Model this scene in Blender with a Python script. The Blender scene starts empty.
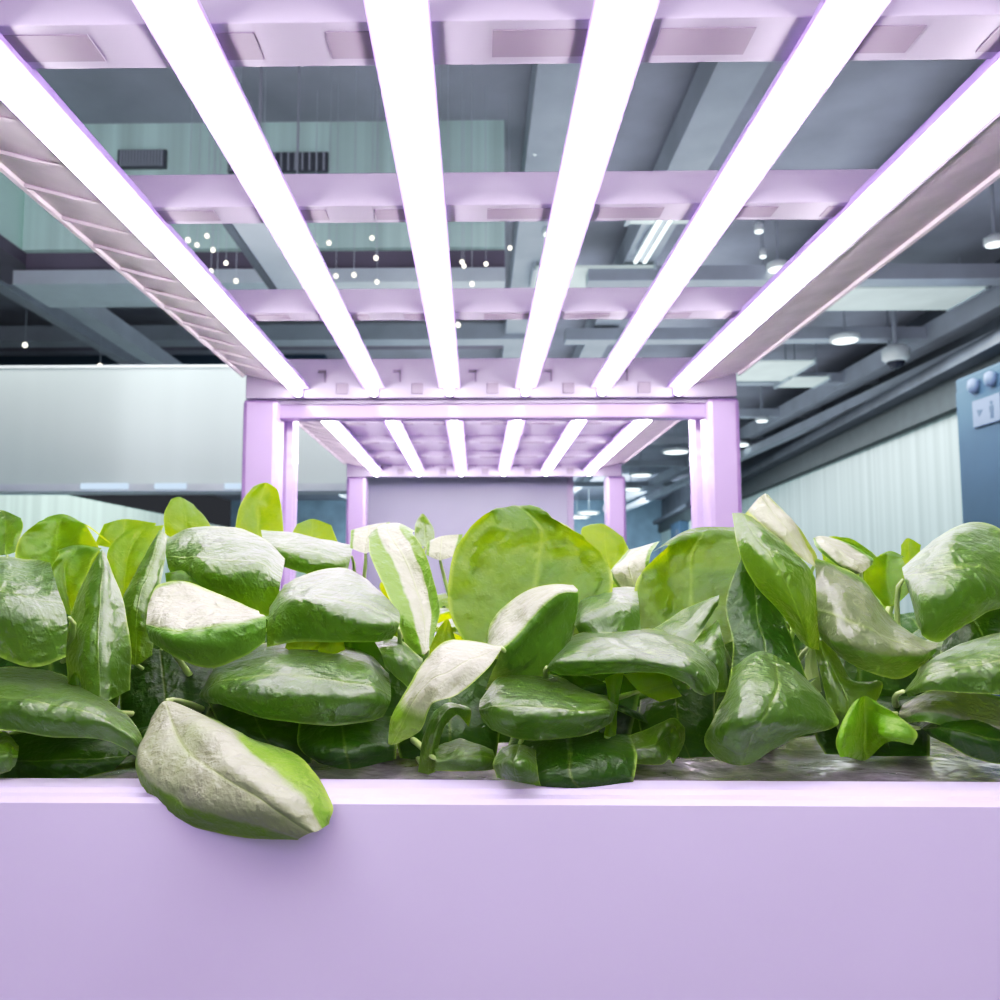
import bpy, math, random
from mathutils import Vector, Matrix, noise
R = math.radians
random.seed(7)
C = bpy.context.scene.collection

# ------------------------------------------------------------------ camera model
EYE = Vector((0, 0, 1.2))           # eye height above the hall floor
F, CX, CY = 850.0, 461.0, 500.0
PITCH, YAW = math.atan(77 / 850), R(1.0)
ROT = Matrix.Rotation(YAW, 3, 'Z') @ Matrix.Rotation(R(90) + PITCH, 3, 'X')
def ray(px, py):
    return ROT @ Vector(((px - CX) / F, -(py - CY) / F, -1.0))
def P(px, py, Y):                   # point of the photo at depth Y (m) from the eye, relative to eye
    d = ray(px, py); return d * (Y / d.y)
def PZ(px, py, Z):                  # point of the photo at height Z above the eye
    d = ray(px, py); return d * (Z / d.z)
def PX(px, py, X):
    d = ray(px, py); return d * (X / d.x)

cam = bpy.data.cameras.new('camera'); co = bpy.data.objects.new('camera', cam); C.objects.link(co)
co.location = EYE; co.rotation_euler = ROT.to_euler()
cam.sensor_width = 36; cam.lens = 36 * F / 1000; cam.shift_x = (500 - CX) / 1000
cam.clip_start = 0.01; cam.clip_end = 200
cam.dof.use_dof = True; cam.dof.focus_distance = 0.62; cam.dof.aperture_fstop = 13
sc = bpy.context.scene; sc.camera = co
sc.view_settings.view_transform = 'Standard'
sc.view_settings.look = 'None'
sc.view_settings.exposure = 0.0
sc.view_settings.use_curve_mapping = True
cm = sc.view_settings.curve_mapping; cv = cm.curves[3]
for x_, y_ in ((.04, .024), (.18, .165), (.45, .52)): cv.points.new(x_, y_)
cm.update()

# ------------------------------------------------------------------ materials
def nodes(name):
    m = bpy.data.materials.new(name); m.use_nodes = True
    nt = m.node_tree; nt.nodes.clear()
    return m, nt, nt.nodes, nt.links
def mat(name, col, rough=.5, metal=0, var=.06, scale=8, emit=None, es=0, bump=0, spec=.5, alpha=1, coat=0, sub=None):
    m, nt, N, L = nodes(name)
    out = N.new('ShaderNodeOutputMaterial'); b = N.new('ShaderNodeBsdfPrincipled'); L.new(b.outputs[0], out.inputs[0])
    tc = N.new('ShaderNodeTexCoord'); nz = N.new('ShaderNodeTexNoise'); nz.inputs['Scale'].default_value = scale
    nz.inputs['Detail'].default_value = 5
    L.new(tc.outputs['Object'], nz.inputs['Vector'])
    rp = N.new('ShaderNodeValToRGB'); L.new(nz.outputs['Fac'], rp.inputs['Fac'])
    rp.color_ramp.elements[0].position = .3; rp.color_ramp.elements[1].position = .7
    rp.color_ramp.elements[0].color = tuple(c * (1 - var) for c in col) + (1,)
    rp.color_ramp.elements[1].color = tuple(min(1, c * (1 + var)) for c in col) + (1,)
    L.new(rp.outputs[0], b.inputs['Base Color'])
    b.inputs['Roughness'].default_value = rough; b.inputs['Metallic'].default_value = metal
    b.inputs['Specular IOR Level'].default_value = spec
    b.inputs['Alpha'].default_value = alpha
    b.inputs['Coat Weight'].default_value = coat
    if emit:
        b.inputs['Emission Color'].default_value = tuple(emit) + (1,); b.inputs['Emission Strength'].default_value = es
    if bump:
        bp = N.new('ShaderNodeBump'); bp.inputs['Strength'].default_value = bump; bp.inputs['Distance'].default_value = .01
        L.new(nz.outputs['Fac'], bp.inputs['Height']); L.new(bp.outputs[0], b.inputs['Normal'])
    return m
def ribbed(name, col, axis, freq, emit, es):
    """vertically fluted translucent panel, evenly lit from behind"""
    m, nt, N, L = nodes(name)
    out = N.new('ShaderNodeOutputMaterial'); b = N.new('ShaderNodeBsdfPrincipled'); L.new(b.outputs[0], out.inputs[0])
    tc = N.new('ShaderNodeTexCoord'); sp = N.new('ShaderNodeSeparateXYZ'); L.new(tc.outputs['Object'], sp.inputs[0])
    nz = N.new('ShaderNodeTexNoise'); nz.noise_dimensions = '1D'; nz.inputs['Scale'].default_value = freq; nz.inputs['Detail'].default_value = 3
    L.new(sp.outputs[axis], nz.inputs['W'])
    rp = N.new('ShaderNodeValToRGB'); L.new(nz.outputs['Fac'], rp.inputs['Fac'])
    rp.color_ramp.elements[0].position = .35; rp.color_ramp.elements[1].position = .65
    rp.color_ramp.elements[0].color = tuple(c * .78 for c in col) + (1,); rp.color_ramp.elements[1].color = tuple(col) + (1,)
    L.new(rp.outputs[0], b.inputs['Base Color']); b.inputs['Roughness'].default_value = .45
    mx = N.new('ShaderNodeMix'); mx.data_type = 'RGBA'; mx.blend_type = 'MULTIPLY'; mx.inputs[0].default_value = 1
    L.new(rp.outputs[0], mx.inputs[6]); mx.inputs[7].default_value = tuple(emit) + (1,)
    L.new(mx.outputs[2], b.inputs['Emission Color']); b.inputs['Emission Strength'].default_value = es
    return m
def emis(name, col, s):
    m, nt, N, L = nodes(name)
    out = N.new('ShaderNodeOutputMaterial'); e = N.new('ShaderNodeEmission'); L.new(e.outputs[0], out.inputs[0])
    e.inputs[0].default_value = tuple(col) + (1,); e.inputs[1].default_value = s
    return m

def leaf_mat(name, dark, mid, trans, tfac, rough, sheen, sheen_tint, gloss=.5, pale=None, coat=1.0, coatr=.33, green=(.07, .20, .008)):
    m, nt, N, L = nodes(name)
    def math_(op, a, b=None, clamp=False):
        n = N.new('ShaderNodeMath'); n.operation = op; n.use_clamp = clamp
        for i, v in enumerate((a, b)):
            if v is None: continue
            if isinstance(v, (int, float)): n.inputs[i].default_value = v
            else: L.new(v, n.inputs[i])
        return n.outputs[0]
    out = N.new('ShaderNodeOutputMaterial')
    uv = N.new('ShaderNodeUVMap'); uv.uv_map = 'leaf'
    sp = N.new('ShaderNodeSeparateXYZ'); L.new(uv.outputs[0], sp.inputs[0])
    u, v = sp.outputs[0], sp.outputs[1]
    tc = N.new('ShaderNodeTexCoord')
    nz = N.new('ShaderNodeTexNoise'); nz.inputs['Scale'].default_value = 22; nz.inputs['Detail'].default_value = 4
    L.new(tc.outputs['Object'], nz.inputs['Vector'])
    fine = N.new('ShaderNodeTexNoise'); fine.inputs['Scale'].default_value = 140; fine.inputs['Detail'].default_value = 3
    L.new(tc.outputs['Object'], fine.inputs['Vector'])
    crk = N.new('ShaderNodeTexVoronoi'); crk.feature = 'SMOOTH_F1'; crk.inputs['Scale'].default_value = 85
    wv = N.new('ShaderNodeVectorMath'); wv.operation = 'ADD'; L.new(tc.outputs['Object'], wv.inputs[0])
    ws = N.new('ShaderNodeVectorMath'); ws.operation = 'SCALE'; ws.inputs['Scale'].default_value = .02
    L.new(fine.outputs['Color'], ws.inputs[0]); L.new(ws.outputs[0], wv.inputs[1]); L.new(wv.outputs[0], crk.inputs['Vector'])
    d = math_('ABSOLUTE', math_('SUBTRACT', v, .5))
    rib = math_('SUBTRACT', 1.0, math_('DIVIDE', d, .022), True)
    wob = math_('MULTIPLY', nz.outputs['Fac'], .12)
    ph = math_('MULTIPLY', math_('ADD', math_('SUBTRACT', u, math_('MULTIPLY', d, .55)), wob), 6.2832 * 6)
    vein = math_('POWER', math_('MULTIPLY', math_('ADD', math_('SINE', ph), 1.0), .5), 14.0)
    marg = math_('MULTIPLY', math_('SUBTRACT', d, .468), 40.0, True)  # lighter margin; also paints the blade's rim highlight into its colour
    oi = N.new('ShaderNodeObjectInfo')
    c1 = N.new('ShaderNodeMix'); c1.data_type = 'RGBA'
    L.new(math_('ADD', math_('MULTIPLY', nz.outputs['Fac'], .8), math_('MULTIPLY', oi.outputs['Random'], .3), True), c1.inputs[0])
    c1.inputs[6].default_value = dark + (1,); c1.inputs[7].default_value = mid + (1,)
    c2 = N.new('ShaderNodeMix'); c2.data_type = 'RGBA'
    L.new(math_('ADD', math_('MULTIPLY', rib, .28), math_('ADD', math_('MULTIPLY', vein, .05), math_('MULTIPLY', marg, .6)), True), c2.inputs[0])
    src = c1.outputs[2]
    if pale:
        e0, t0, s0 = (tuple(pale) + (9,))[:3]  # masks that bound the painted sheen; beyond them the blade turns green
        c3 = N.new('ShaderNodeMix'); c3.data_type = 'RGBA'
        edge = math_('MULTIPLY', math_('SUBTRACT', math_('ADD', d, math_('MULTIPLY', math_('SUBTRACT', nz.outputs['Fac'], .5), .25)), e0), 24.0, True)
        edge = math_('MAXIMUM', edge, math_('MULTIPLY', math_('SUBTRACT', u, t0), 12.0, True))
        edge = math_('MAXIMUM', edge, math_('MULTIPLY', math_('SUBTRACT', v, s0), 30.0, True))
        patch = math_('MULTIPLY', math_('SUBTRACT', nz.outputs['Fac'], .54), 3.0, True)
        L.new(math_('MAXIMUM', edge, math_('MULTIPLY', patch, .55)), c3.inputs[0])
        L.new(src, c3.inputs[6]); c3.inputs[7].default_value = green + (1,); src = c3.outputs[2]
    L.new(src, c2.inputs[6]); c2.inputs[7].default_value = (.38, .55, .10, 1)
    b = N.new('ShaderNodeBsdfPrincipled'); L.new(c2.outputs[2], b.inputs['Base Color'])
    b.inputs['Roughness'].default_value = rough; b.inputs['Specular IOR Level'].default_value = gloss
    b.inputs['Sheen Weight'].default_value = sheen; b.inputs['Sheen Roughness'].default_value = .42
    b.inputs['Sheen Tint'].default_value = sheen_tint + (1,)
    b.inputs['Coat Weight'].default_value = coat; b.inputs['Coat Roughness'].default_value = coatr; b.inputs['Coat IOR'].default_value = 1.95
    t = N.new('ShaderNodeBsdfTranslucent')
    t2 = N.new('ShaderNodeMix'); t2.data_type = 'RGBA'; t2.inputs[6].default_value = trans + (1,)
    t2.inputs[7].default_value = tuple(c * .55 for c in trans) + (1,)
    L.new(math_('MULTIPLY', nz.outputs['Fac'], .6), t2.inputs[0]); L.new(t2.outputs[2], t.inputs[0])
    ms = N.new('ShaderNodeMixShader'); ms.inputs[0].default_value = tfac
    L.new(b.outputs[0], ms.inputs[1]); L.new(t.outputs[0], ms.inputs[2]); L.new(ms.outputs[0], out.inputs[0])
    h = math_('ADD', math_('ADD', math_('MULTIPLY', nz.outputs['Fac'], 1.4), math_('MULTIPLY', crk.outputs['Distance'], -.8)), math_('ADD', math_('MULTIPLY', fine.outputs['Fac'], .3), math_('MULTIPLY', math_('ADD', math_('MULTIPLY', vein, .3), rib), -.15)))
    bp = N.new('ShaderNodeBump'); bp.inputs['Strength'].default_value = .6; bp.inputs['Distance'].default_value = .0045
    L.new(h, bp.inputs['Height']); L.new(bp.outputs[0], b.inputs['Normal']); L.new(bp.outputs[0], b.inputs['Coat Normal'])
    return m

M = {}
M['tube'] = emis('led_tube_diffuser', (1.0, .86, 1.0), 30.0)
M['housing'] = mat('led_housing', (.36, .26, .58), .35, var=.03)
M['post'] = mat('post_enamel', (.36, .27, .46), .32, var=.03, coat=.3)
M['rail'] = mat('rail_metal', (.34, .31, .40), .45, var=.05)
M['railwhite'] = mat('rail_white', (.80, .72, .78), .5, var=.08, scale=20)
M['slot'] = mat('slot_shadow', (.22, .19, .24), .6)
M['tray'] = mat('tray_plastic', (.55, .50, .68), .45, var=.02, coat=.0)
M['film'] = mat('wet_growing_film', (.32, .30, .33), .18, var=.35, scale=26, bump=.6)
M['stem'] = mat('petiole', (.42, .55, .22), .4, var=.2, scale=30)
M['leaf'] = leaf_mat('leaf_green', (.022, .085, .0003), (.080, .195, .0006), (.34, .58, .0008), .34, .5, .15, (.98, .92, .98), .25)
M['leafy'] = leaf_mat('leaf_young', (.03, .12, .0006), (.08, .21, .001), (.56, .72, .0006), .52, .5, .03, (.95, .92, .9), .2, None, .3)
M['leafb'] = leaf_mat('leaf_bright', (.07, .21, .003), (.14, .33, .006), (.30, .5, .005), .3, .5, .03, (.98, .95, .9), .2, None, .35)
M['leafm'] = leaf_mat('leaf_backlit', (.016, .070, .0004), (.05, .15, .0008), (.40, .56, .0005), .45, .5, .03, (.98, .95, .9), .2, None, .3)
PAINTED_SHEEN = ((.30, .35, .20), (.46, .48, .36), (.35, .5, .08), .25, .5, .1, (1, .97, .92), .3)  # over-exposed sheen of the leaf tops, painted into the base colour
M['leafp'] = leaf_mat('leaf_painted_sheen', *PAINTED_SHEEN, (.38, 9), .25)
M['leafpa'] = leaf_mat('leaf_painted_sheen_wide_margin', *PAINTED_SHEEN, (.30, 9), .25, .33, (.17, .33, .03))
M['leafpb'] = leaf_mat('leaf_painted_sheen_green_tip', *PAINTED_SHEEN, (.44, .68), .25, .33, (.15, .30, .015))
M['leafpc'] = leaf_mat('leaf_painted_sheen_centre', *PAINTED_SHEEN, (.20, 9), .35, .33, (.10, .24, .008))
M['leafpd'] = leaf_mat('leaf_painted_sheen_half', *PAINTED_SHEEN, (.46, 9, .46), .3)
M['leafpe'] = leaf_mat('leaf_painted_sheen_yellow_edge', *PAINTED_SHEEN, (.40, 9, .74), .3, .33, (.25, .36, .01))
M['leafs'] = leaf_mat('leaf_painted_sheen_silver', (.12, .18, .07), (.24, .27, .16), (.3, .48, .03), .3, .5, .1, (1, .97, .92), .3, (.42, 9, .72), .7)  # greyish sheen of the upper blade put into the base colour
M['leafd'] = leaf_mat('leaf_deep_shade', (.008, .048, .0003), (.028, .105, .0006), (.12, .32, .0008), .3, .5, .03, (.9, .95, .95), .2, None, .4)  # deep green; on filler leaves the shade between plants is put into colour
M['ceil'] = mat('ceiling_slate', (.42, .43, .49), .6, var=.15, scale=1.5)
M['beam'] = mat('beam_slate', (.46, .49, .54), .5, var=.08, scale=3)
M['beaml'] = mat('beam_pale', (.55, .60, .64), .5, var=.08, scale=3)
M['dark'] = mat('dark_soffit', (.13, .145, .17), .6, var=.2, scale=2)
M['dark2'] = mat('dark_green_soffit', (.06, .075, .08), .6, var=.1)
M['darkp'] = mat('dark_mauve', (.19, .165, .22), .5, var=.2, scale=2)
M['floor'] = mat('floor_concrete', (.22, .24, .26), .4, var=.15, scale=3)
M['bluewall'] = mat('back_wall_blue', (.20, .29, .36), .5, var=.15, scale=2)
M['blue'] = mat('blue_cladding', (.052, .098, .150), .6, var=.06, scale=2)
M['sign'] = mat('sign_plate', (.15, .19, .28), .5, var=.03)
M['signink'] = mat('sign_ink', (.06, .09, .15), .5, var=.03)
M['mauve'] = mat('mauve_panel', (.30, .32, .38), .55, var=.04, scale=4)
M['lightbox'] = ribbed('lightbox_face', (.52, .58, .57), 0, 1.3, (.62, .72, .72), .22)
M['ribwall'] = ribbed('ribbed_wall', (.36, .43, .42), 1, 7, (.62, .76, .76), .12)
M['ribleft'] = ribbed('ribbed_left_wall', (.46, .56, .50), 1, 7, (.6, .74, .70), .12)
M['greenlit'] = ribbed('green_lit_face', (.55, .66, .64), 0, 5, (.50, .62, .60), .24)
M['lamp'] = emis('cool_lamp', (.86, .97, 1.0), 2.2)
M['lampb'] = emis('blue_strip', (.60, .78, 1.0), .95)
M['bulb'] = emis('bulb_glow', (1.0, .95, .82), 2.6)
M['white'] = mat('white_enamel', (.75, .78, .78), .4, var=.03)
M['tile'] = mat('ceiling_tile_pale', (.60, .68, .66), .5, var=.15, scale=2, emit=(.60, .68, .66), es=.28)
M['glassdark'] = mat('dark_dome', (.03, .035, .06), .1, var=.1)

# ------------------------------------------------------------------ mesh helpers (coordinates relative to the eye)
class MB:
    def __init__(s): s.v = []; s.f = []; s.uv = []
    def box(s, x0, x1, y0, y1, z0, z1):
        o = len(s.v)
        s.v += [Vector(p) for p in ((x0,y0,z0),(x1,y0,z0),(x1,y1,z0),(x0,y1,z0),(x0,y0,z1),(x1,y0,z1),(x1,y1,z1),(x0,y1,z1))]
        s.f += [tuple(o+i for i in q) for q in ((3,2,1,0),(4,5,6,7),(0,1,5,4),(1,2,6,5),(2,3,7,6),(3,0,4,7))]
        return s
    def prism(s, prof, axis, a, b):
        """closed profile in the two other axes, swept along axis from a to b"""
        n = len(prof); o = len(s.v)
        for t in (a, b):
            for p, q in prof:
                s.v.append(Vector((t, p, q) if axis == 0 else (p, t, q) if axis == 1 else (p, q, t)))
        for i in range(n):
            j = (i + 1) % n; s.f.append((o+i, o+j, o+n+j, o+n+i))
        s.f.append(tuple(o+i for i in range(n))[::-1]); s.f.append(tuple(o+n+i for i in range(n)))
        return s
    def tube(s, pts, rad, seg=10, flat=1.0):
        pts = [Vector(p) for p in pts]; o = len(s.v); n = len(pts)
        for i, p in enumerate(pts):
            t = (pts[min(i+1, n-1)] - pts[max(i-1, 0)]).normalized()
            a = t.cross(Vector((0, 1, 0.03)));  a = a.normalized() if a.length > 1e-4 else Vector((1, 0, 0))
            b = t.cross(a).normalized(); r = rad[i] if isinstance(rad, (list, tuple)) else rad
            for k in range(seg):
                w = 2 * math.pi * k / seg; s.v.append(p + a * (r * math.cos(w)) + b * (r * flat * math.sin(w)))
        for i in range(n - 1):
            for k in range(seg):
                k2 = (k + 1) % seg; s.f.append((o+i*seg+k, o+i*seg+k2, o+(i+1)*seg+k2, o+(i+1)*seg+k))
        s.f.append(tuple(o+k for k in range(seg))[::-1]); s.f.append(tuple(o+(n-1)*seg+k for k in range(seg)))
        return s
    def lathe(s, c, prof, seg=20):
        o = len(s.v); c = Vector(c)
        for r, z in prof:
            for k in range(seg):
                w = 2*math.pi*k/seg; s.v.append(c + Vector((r*math.cos(w), r*math.sin(w), z)))
        n = len(prof)
        for i in range(n-1):
            for k in range(seg):
                k2 = (k+1) % seg; s.f.append((o+i*seg+k, o+i*seg+k2, o+(i+1)*seg+k2, o+(i+1)*seg+k))
        s.f.append(tuple(o+k for k in range(seg))[::-1]); s.f.append(tuple(o+(n-1)*seg+k for k in range(seg)))
        return s
    def build(s, name, m, parent=None, bevel=0, smooth=False, base=None):
        origin = Vector((0, 0, 0))
        if parent is not None: origin = Vector(parent['_o'])
        elif base is not None: origin = Vector(base)
        elif s.v:
            xs = [v.x for v in s.v]; ys = [v.y for v in s.v]; zs = [v.z for v in s.v]
            origin = Vector(((min(xs)+max(xs))/2, (min(ys)+max(ys))/2, min(zs)))
        me = bpy.data.meshes.new(name); me.from_pydata([v - origin for v in s.v], [], s.f)
        if s.uv:
            ul = me.uv_layers.new(name='leaf')
            for li, l in enumerate(me.loops): ul.data[li].uv = s.uv[l.vertex_index]
        me.materials.append(m)
        if smooth:
            for p in me.polygons: p.use_smooth = True
        o = bpy.data.objects.new(name, me); C.objects.link(o)
        if parent is not None: o.parent = parent
        else: o.location = origin + EYE
        o['_o'] = tuple(origin)
        if bevel:
            b = o.modifiers.new('bevel', 'BEVEL'); b.width = bevel; b.segments = 2; b.limit_method = 'ANGLE'
        return o
def thing(name, label, cat, loc, group=None):
    o = bpy.data.objects.new(name, None); C.objects.link(o); o.empty_display_size = .05
    o.location = Vector(loc) + EYE; o['_o'] = tuple(loc)
    return tag(o, label, cat, group)
def tag(o, label, cat, group=None):
    o['label'] = label; o['category'] = cat
    if group: o['group'] = group
    return o
def struct(o): o['kind'] = 'structure'; return o
def box(*a): return MB().box(*a)

FLOOR = -1.2
# ------------------------------------------------------------------ the growing racks
XL, XR = -.535, .600                # outer edges of the racks
XC = (XL + XR) / 2
ZLED = .405
def led_x(i): return -.400 + i * .1708
def light_unit(root, y0, y1, rungs, backing=False):
    # slanted side rails with ribs
    for s, side in ((-1, XL), (1, XR)):
        xi = side - s * .115
        MB().prism([(xi, .432), (side, .462), (side, .474), (xi, .446)], 1, y0, y1 + .0).build('side_rail', M['railwhite'], root)
        n = int((y1 - y0) / .09)
        for k in range(n):
            yy = y0 + .03 + k * .09
            if s < 0: MB().prism([(xi - .02, .436), (side, .4615), (side, .457), (xi - .05, .440)], 1, yy, yy + .006).build('rail_rib', M['railwhite'], root)
        MB().prism([(side - s*.006, .455), (side, .455), (side, .490), (side - s*.006, .490)], 1, y0, y1).build('rail_edge', M['railwhite'], root)
        MB().prism([(xi - s*.004, .425), (xi, .425), (xi, .455), (xi - s*.004, .455)], 1, y0, y1).build('rail_lip', M['rail'], root)
    for ya, yb, zt in rungs:
        o = box(XL + .11, XR - .11, ya, yb, .432, zt).build('rung', M['rail'], root, .001)
        for k in range(7):                     # punched slots along the underside
            xx = XL + .15 + k * .133
            sl = box(xx, xx + .075, ya + (yb - ya) * .2, ya + (yb - ya) * .8, .4312, .4322).build('slot', M['slot'], root)
            sl.parent = o
    if backing:
        MB().box(XL + .11, XR - .11, y0, y1, .452, .458).build('backing_plate', M['rail'], root)
    MB().box(XL + .012, XR - .012, y1 - .012, y1, .404, .495).build('end_plate', M['rail'], root, .002)
    for i in range(5):
        x = (led_x(i) + led_x(i + 1)) / 2 + .012
        MB().box(x - .014, x + .014, y1 - .0155, y1 - .0119, .412, .438).build('socket_plate', M['slot'], root, .002)
        xb = x - .055
        MB().box(xb, xb + .018, y1 - .016, y1 - .0119, .462, .468).box(xb + .014, xb + .018, y1 - .016, y1 - .0119, .440, .468).build('tube_bracket', M['slot'], root)

ORD = ['leftmost', 'second from left', 'third from left', 'third from right', 'second from right', 'rightmost']
def led_tubes(y0, y1, where, group):
    for i in range(6):
        x = led_x(i); w = .0085
        t = thing('led_tube', f'{ORD[i]} of the six glowing tubes {where}', 'light', (x, (y0+y1)/2, ZLED), group)
        prof = [(x + w*math.cos(a), ZLED + .008 - .008*math.sin(a)) for a in [math.pi*k/8 for k in range(9)]]
        prof = [(x - w, ZLED + .020)] + prof[::-1] + [(x + w, ZLED + .020)]
        MB().prism(prof, 1, y0 + .01, y1 - .01).build('diffuser', M['tube'], t)
        MB().prism([(x - .025, ZLED+.019), (x + .025, ZLED+.019), (x + .019, ZLED+.034), (x - .019, ZLED+.034)], 1, y0, y1).build('housing', M['housing'], t, .0015)
        for yy in (y0 + .004, y1 - .004):
            MB().box(x - .0095, x + .0095, yy - .005, yy + .005, ZLED, ZLED + .021).build('end_cap', M['housing'], t, .002)

def post(root, x0, x1, y0, y1, zt, r):
    MB().box(x0, x1, y0, y1, FLOOR, zt).build('post', M['post'], root, r)

Y1 = 1.905
def zy(py): d = ray(476, py); return d.z / d.y
rungs = []
for t_, m_, b_ in ((172, 205, 222), (288, 312, 320)):
    ya = .432 / zy(m_); rungs.append((ya, .432 / zy(b_), ya * zy(t_)))
rungs.insert(0, (rungs[0][0] - .33, rungs[0][1] - .32, rungs[0][2]))
near = thing('grow_rack', 'near lavender metal grow rack carrying the six long tubes over the front plants', 'rack', (XC, 1.2, FLOOR))
light_unit(near, .02, Y1, rungs)
plL, prL = P(245, 398, Y1 + .03), P(281, 398, Y1 + .03)
plR, prR = P(704, 398, Y1 + .03), P(737, 398, Y1 + .03)
post(near, plL.x, prL.x, Y1 + .005, Y1 + .075, .409, .012)
post(near, plR.x, prR.x, Y1 + .005, Y1 + .075, .409, .012)
post(near, plL.x, prL.x, -.05, .02, .44, .012)
post(near, plR.x, prR.x, -.05, .02, .44, .012)
zb0, zb1 = P(476, 418, Y1 + .02).z, P(476, 400, Y1 + .02).z
MB().box(prL.x - .005, plR.x + .005, Y1 + .02, Y1 + .06, zb0, zb1 - .004).build('crossbeam', M['post'], near, .004)
MB().box(prL.x - .005, plR.x + .005, Y1 + .012, Y1 + .06, zb1 - .010, zb1 + .002).build('beam_cap', M['rail'], near, .002)
led_tubes(.03, Y1 - .014, 'on the near rack', 'near grow tubes')

Y2 = 3.42
far = thing('grow_rack', 'far lavender grow rack standing behind the near one, with shorter-looking tubes', 'rack', (XC, 2.8, FLOOR))
light_unit(far, Y1 + .10, Y2, [(2.35, 2.40, .455), (2.69, 2.74, .455), (3.02, 3.07, .455)], True)
fi, fo = P(296, 430, Y1 + .12).x, P(692, 430, Y1 + .12).x
post(far, fi - .05, fi, Y1 + .105, Y1 + .165, .409, .018)
post(far, fo, fo + .05, Y1 + .105, Y1 + .165, .409, .018)
a, b = P(347, 490, Y2 + .03).x, P(367, 490, Y2 + .03).x; post(far, a, b, Y2 + .002, Y2 + .07, .409, .012)
a, b = P(605, 490, Y2 + .03).x, P(625, 490, Y2 + .03).x; post(far, a, b, Y2 + .002, Y2 + .07, .409, .012)
led_tubes(Y1 + .11, Y2 - .014, 'on the far rack', 'far grow tubes')

# growing trays
yF = .555
zF = P(500, 800, yF).z
zR = zF + .001
def tray(root, y0, y1, zf):
    t = root
    # front lip profile: face, bevelled bright edge, sloping rim, step, inner ledge
    prof = [(y0, zf - .16), (y0, zf - .003), (y0 + .003, zf), (y0 + .012, zf + .0005), (y0 + .014, zf + .0035), (y0 + .034, zf + .0045), (y0 + .037, zf + .001), (y0 + .045, zf + .001), (y0 + .045, zf - .16)]
    MB().prism(prof, 0, XL - .01, XR + .01).build('front_panel', M['tray'], t, smooth=False)
    for s, side in ((-1, XL), (1, XR)):
        MB().box(side - .01, side + .01, y0 + .045, y1, zf - .16, zf + .002).build('side_panel', M['tray'], t, .002)
    MB().box(XL + .01, XR - .01, y1 - .02, y1, zf - .16, zf + .002).build('back_panel', M['tray'], t, .002)
    MB().box(XL + .01, XR - .01, y0 + .045, y1 - .02, zf - .15, zf - .14).build('tray_floor', M['tray'], t)
    # wet film stretched over the growing board, slightly puckered
    f = MB(); nx, ny = 120, 60
    for j in range(ny + 1):
        for i in range(nx + 1):
            x = XL + .011 + (XR - XL - .022) * i / nx; y = y0 + .0455 + (y1 - y0 - .066) * j / ny
            f.v.append(Vector((x, y, zf - .004 + .004 * noise.noise(Vector((x*18, y*30, 3))))))
    for j in range(ny):
        for i in range(nx):
            o = j*(nx+1)+i; f.f.append((o, o+1, o+nx+2, o+nx+1))
    f.build('growing_film', M['film'], t, smooth=True)
tn = thing('grow_tray', 'long lavender plastic grow tray whose front lip runs below the front plants', 'tray', (XC, 1.2, zF - .16))
tray(tn, yF, Y1, zF)
tf = thing('grow_tray', 'far grow tray between the rear posts, hidden behind the leafy rows', 'tray', (XC, 2.8, zF - .16))
tray(tf, Y1 + .17, Y2, zF)
ZT = zF - .003

# ------------------------------------------------------------------ leaves
def cr(p0, p1, p2, p3, t):
    return .5 * ((2*p1) + (p2-p0)*t + (2*p0-5*p1+4*p2-p3)*t*t + (3*p1-p0-3*p2+p3)*t*t*t)
def refine(row, k):
    n = len(row); e = [row[0]*2 - row[1]] + list(row) + [row[-1]*2 - row[-2]]
    out = []
    for i in range(n - 1):
        for j in range(k): out.append(cr(e[i], e[i+1], e[i+2], e[i+3], j / k))
    out.append(row[-1].copy()); return out
def leaf_mesh(grid, res, seed, amp):
    """smooth sheet through a grid of 3-D points: rows run base to tip, columns margin to margin"""
    g = [refine(r, res) for r in grid]
    cols = [refine([g[i][j] for i in range(len(g))], res) for j in range(len(g[0]))]
    nv, nu = len(cols), len(cols[0])
    mb = MB(); off = Vector((seed * 3.7, seed * 1.3, seed * 2.1))
    for j in range(nv):
        for i in range(nu):
            p = cols[j][i]
            du = cols[j][min(i+1, nu-1)] - cols[j][max(i-1, 0)]; dv = cols[min(j+1, nv-1)][i] - cols[max(j-1, 0)][i]
            n = du.cross(dv); n = n.normalized() if n.length > 1e-9 else Vector((0, 0, 1))
            u, v = i / (nu - 1), j / (nv - 1); d = abs(v - .5)
            fade = min(1, 6 * u, 6 * (1 - u)) * min(1, 5 * v + .3, 5 * (1 - v) + .3)
            if n.z - n.y < 0: n = -n
            h = noise.noise(p * 30 + off) * 2.2 + noise.noise(p * 65 + off) * 1.5 + noise.noise(p * 140 + off) * .5
            q = abs(math.sin(math.pi * 6 * (u - d * .55))) - .6
            rib = -math.exp(-(d / .04) ** 2) * .6
            pil = math.sin(2 * math.pi * d) * (.35 + 1.3 * noise.noise(Vector((u * 3, v * 2, seed * 1.7))))
            edge = max(0, (d - .33) / .17) * 2.4 * noise.noise(Vector((u * 5, (v > .5) * 9.0, seed * 2.3)))
            h += pil + edge
            mb.v.append(p + n * amp * fade * (h + .15 * q + rib)); mb.uv.append((u, v))
    for j in range(nv - 1):
        for i in range(nu - 1):
            o = j * nu + i; mb.f.append((o, o + 1, o + nu + 1, o + nu))
    return mb
nleaf = [0]
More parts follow.
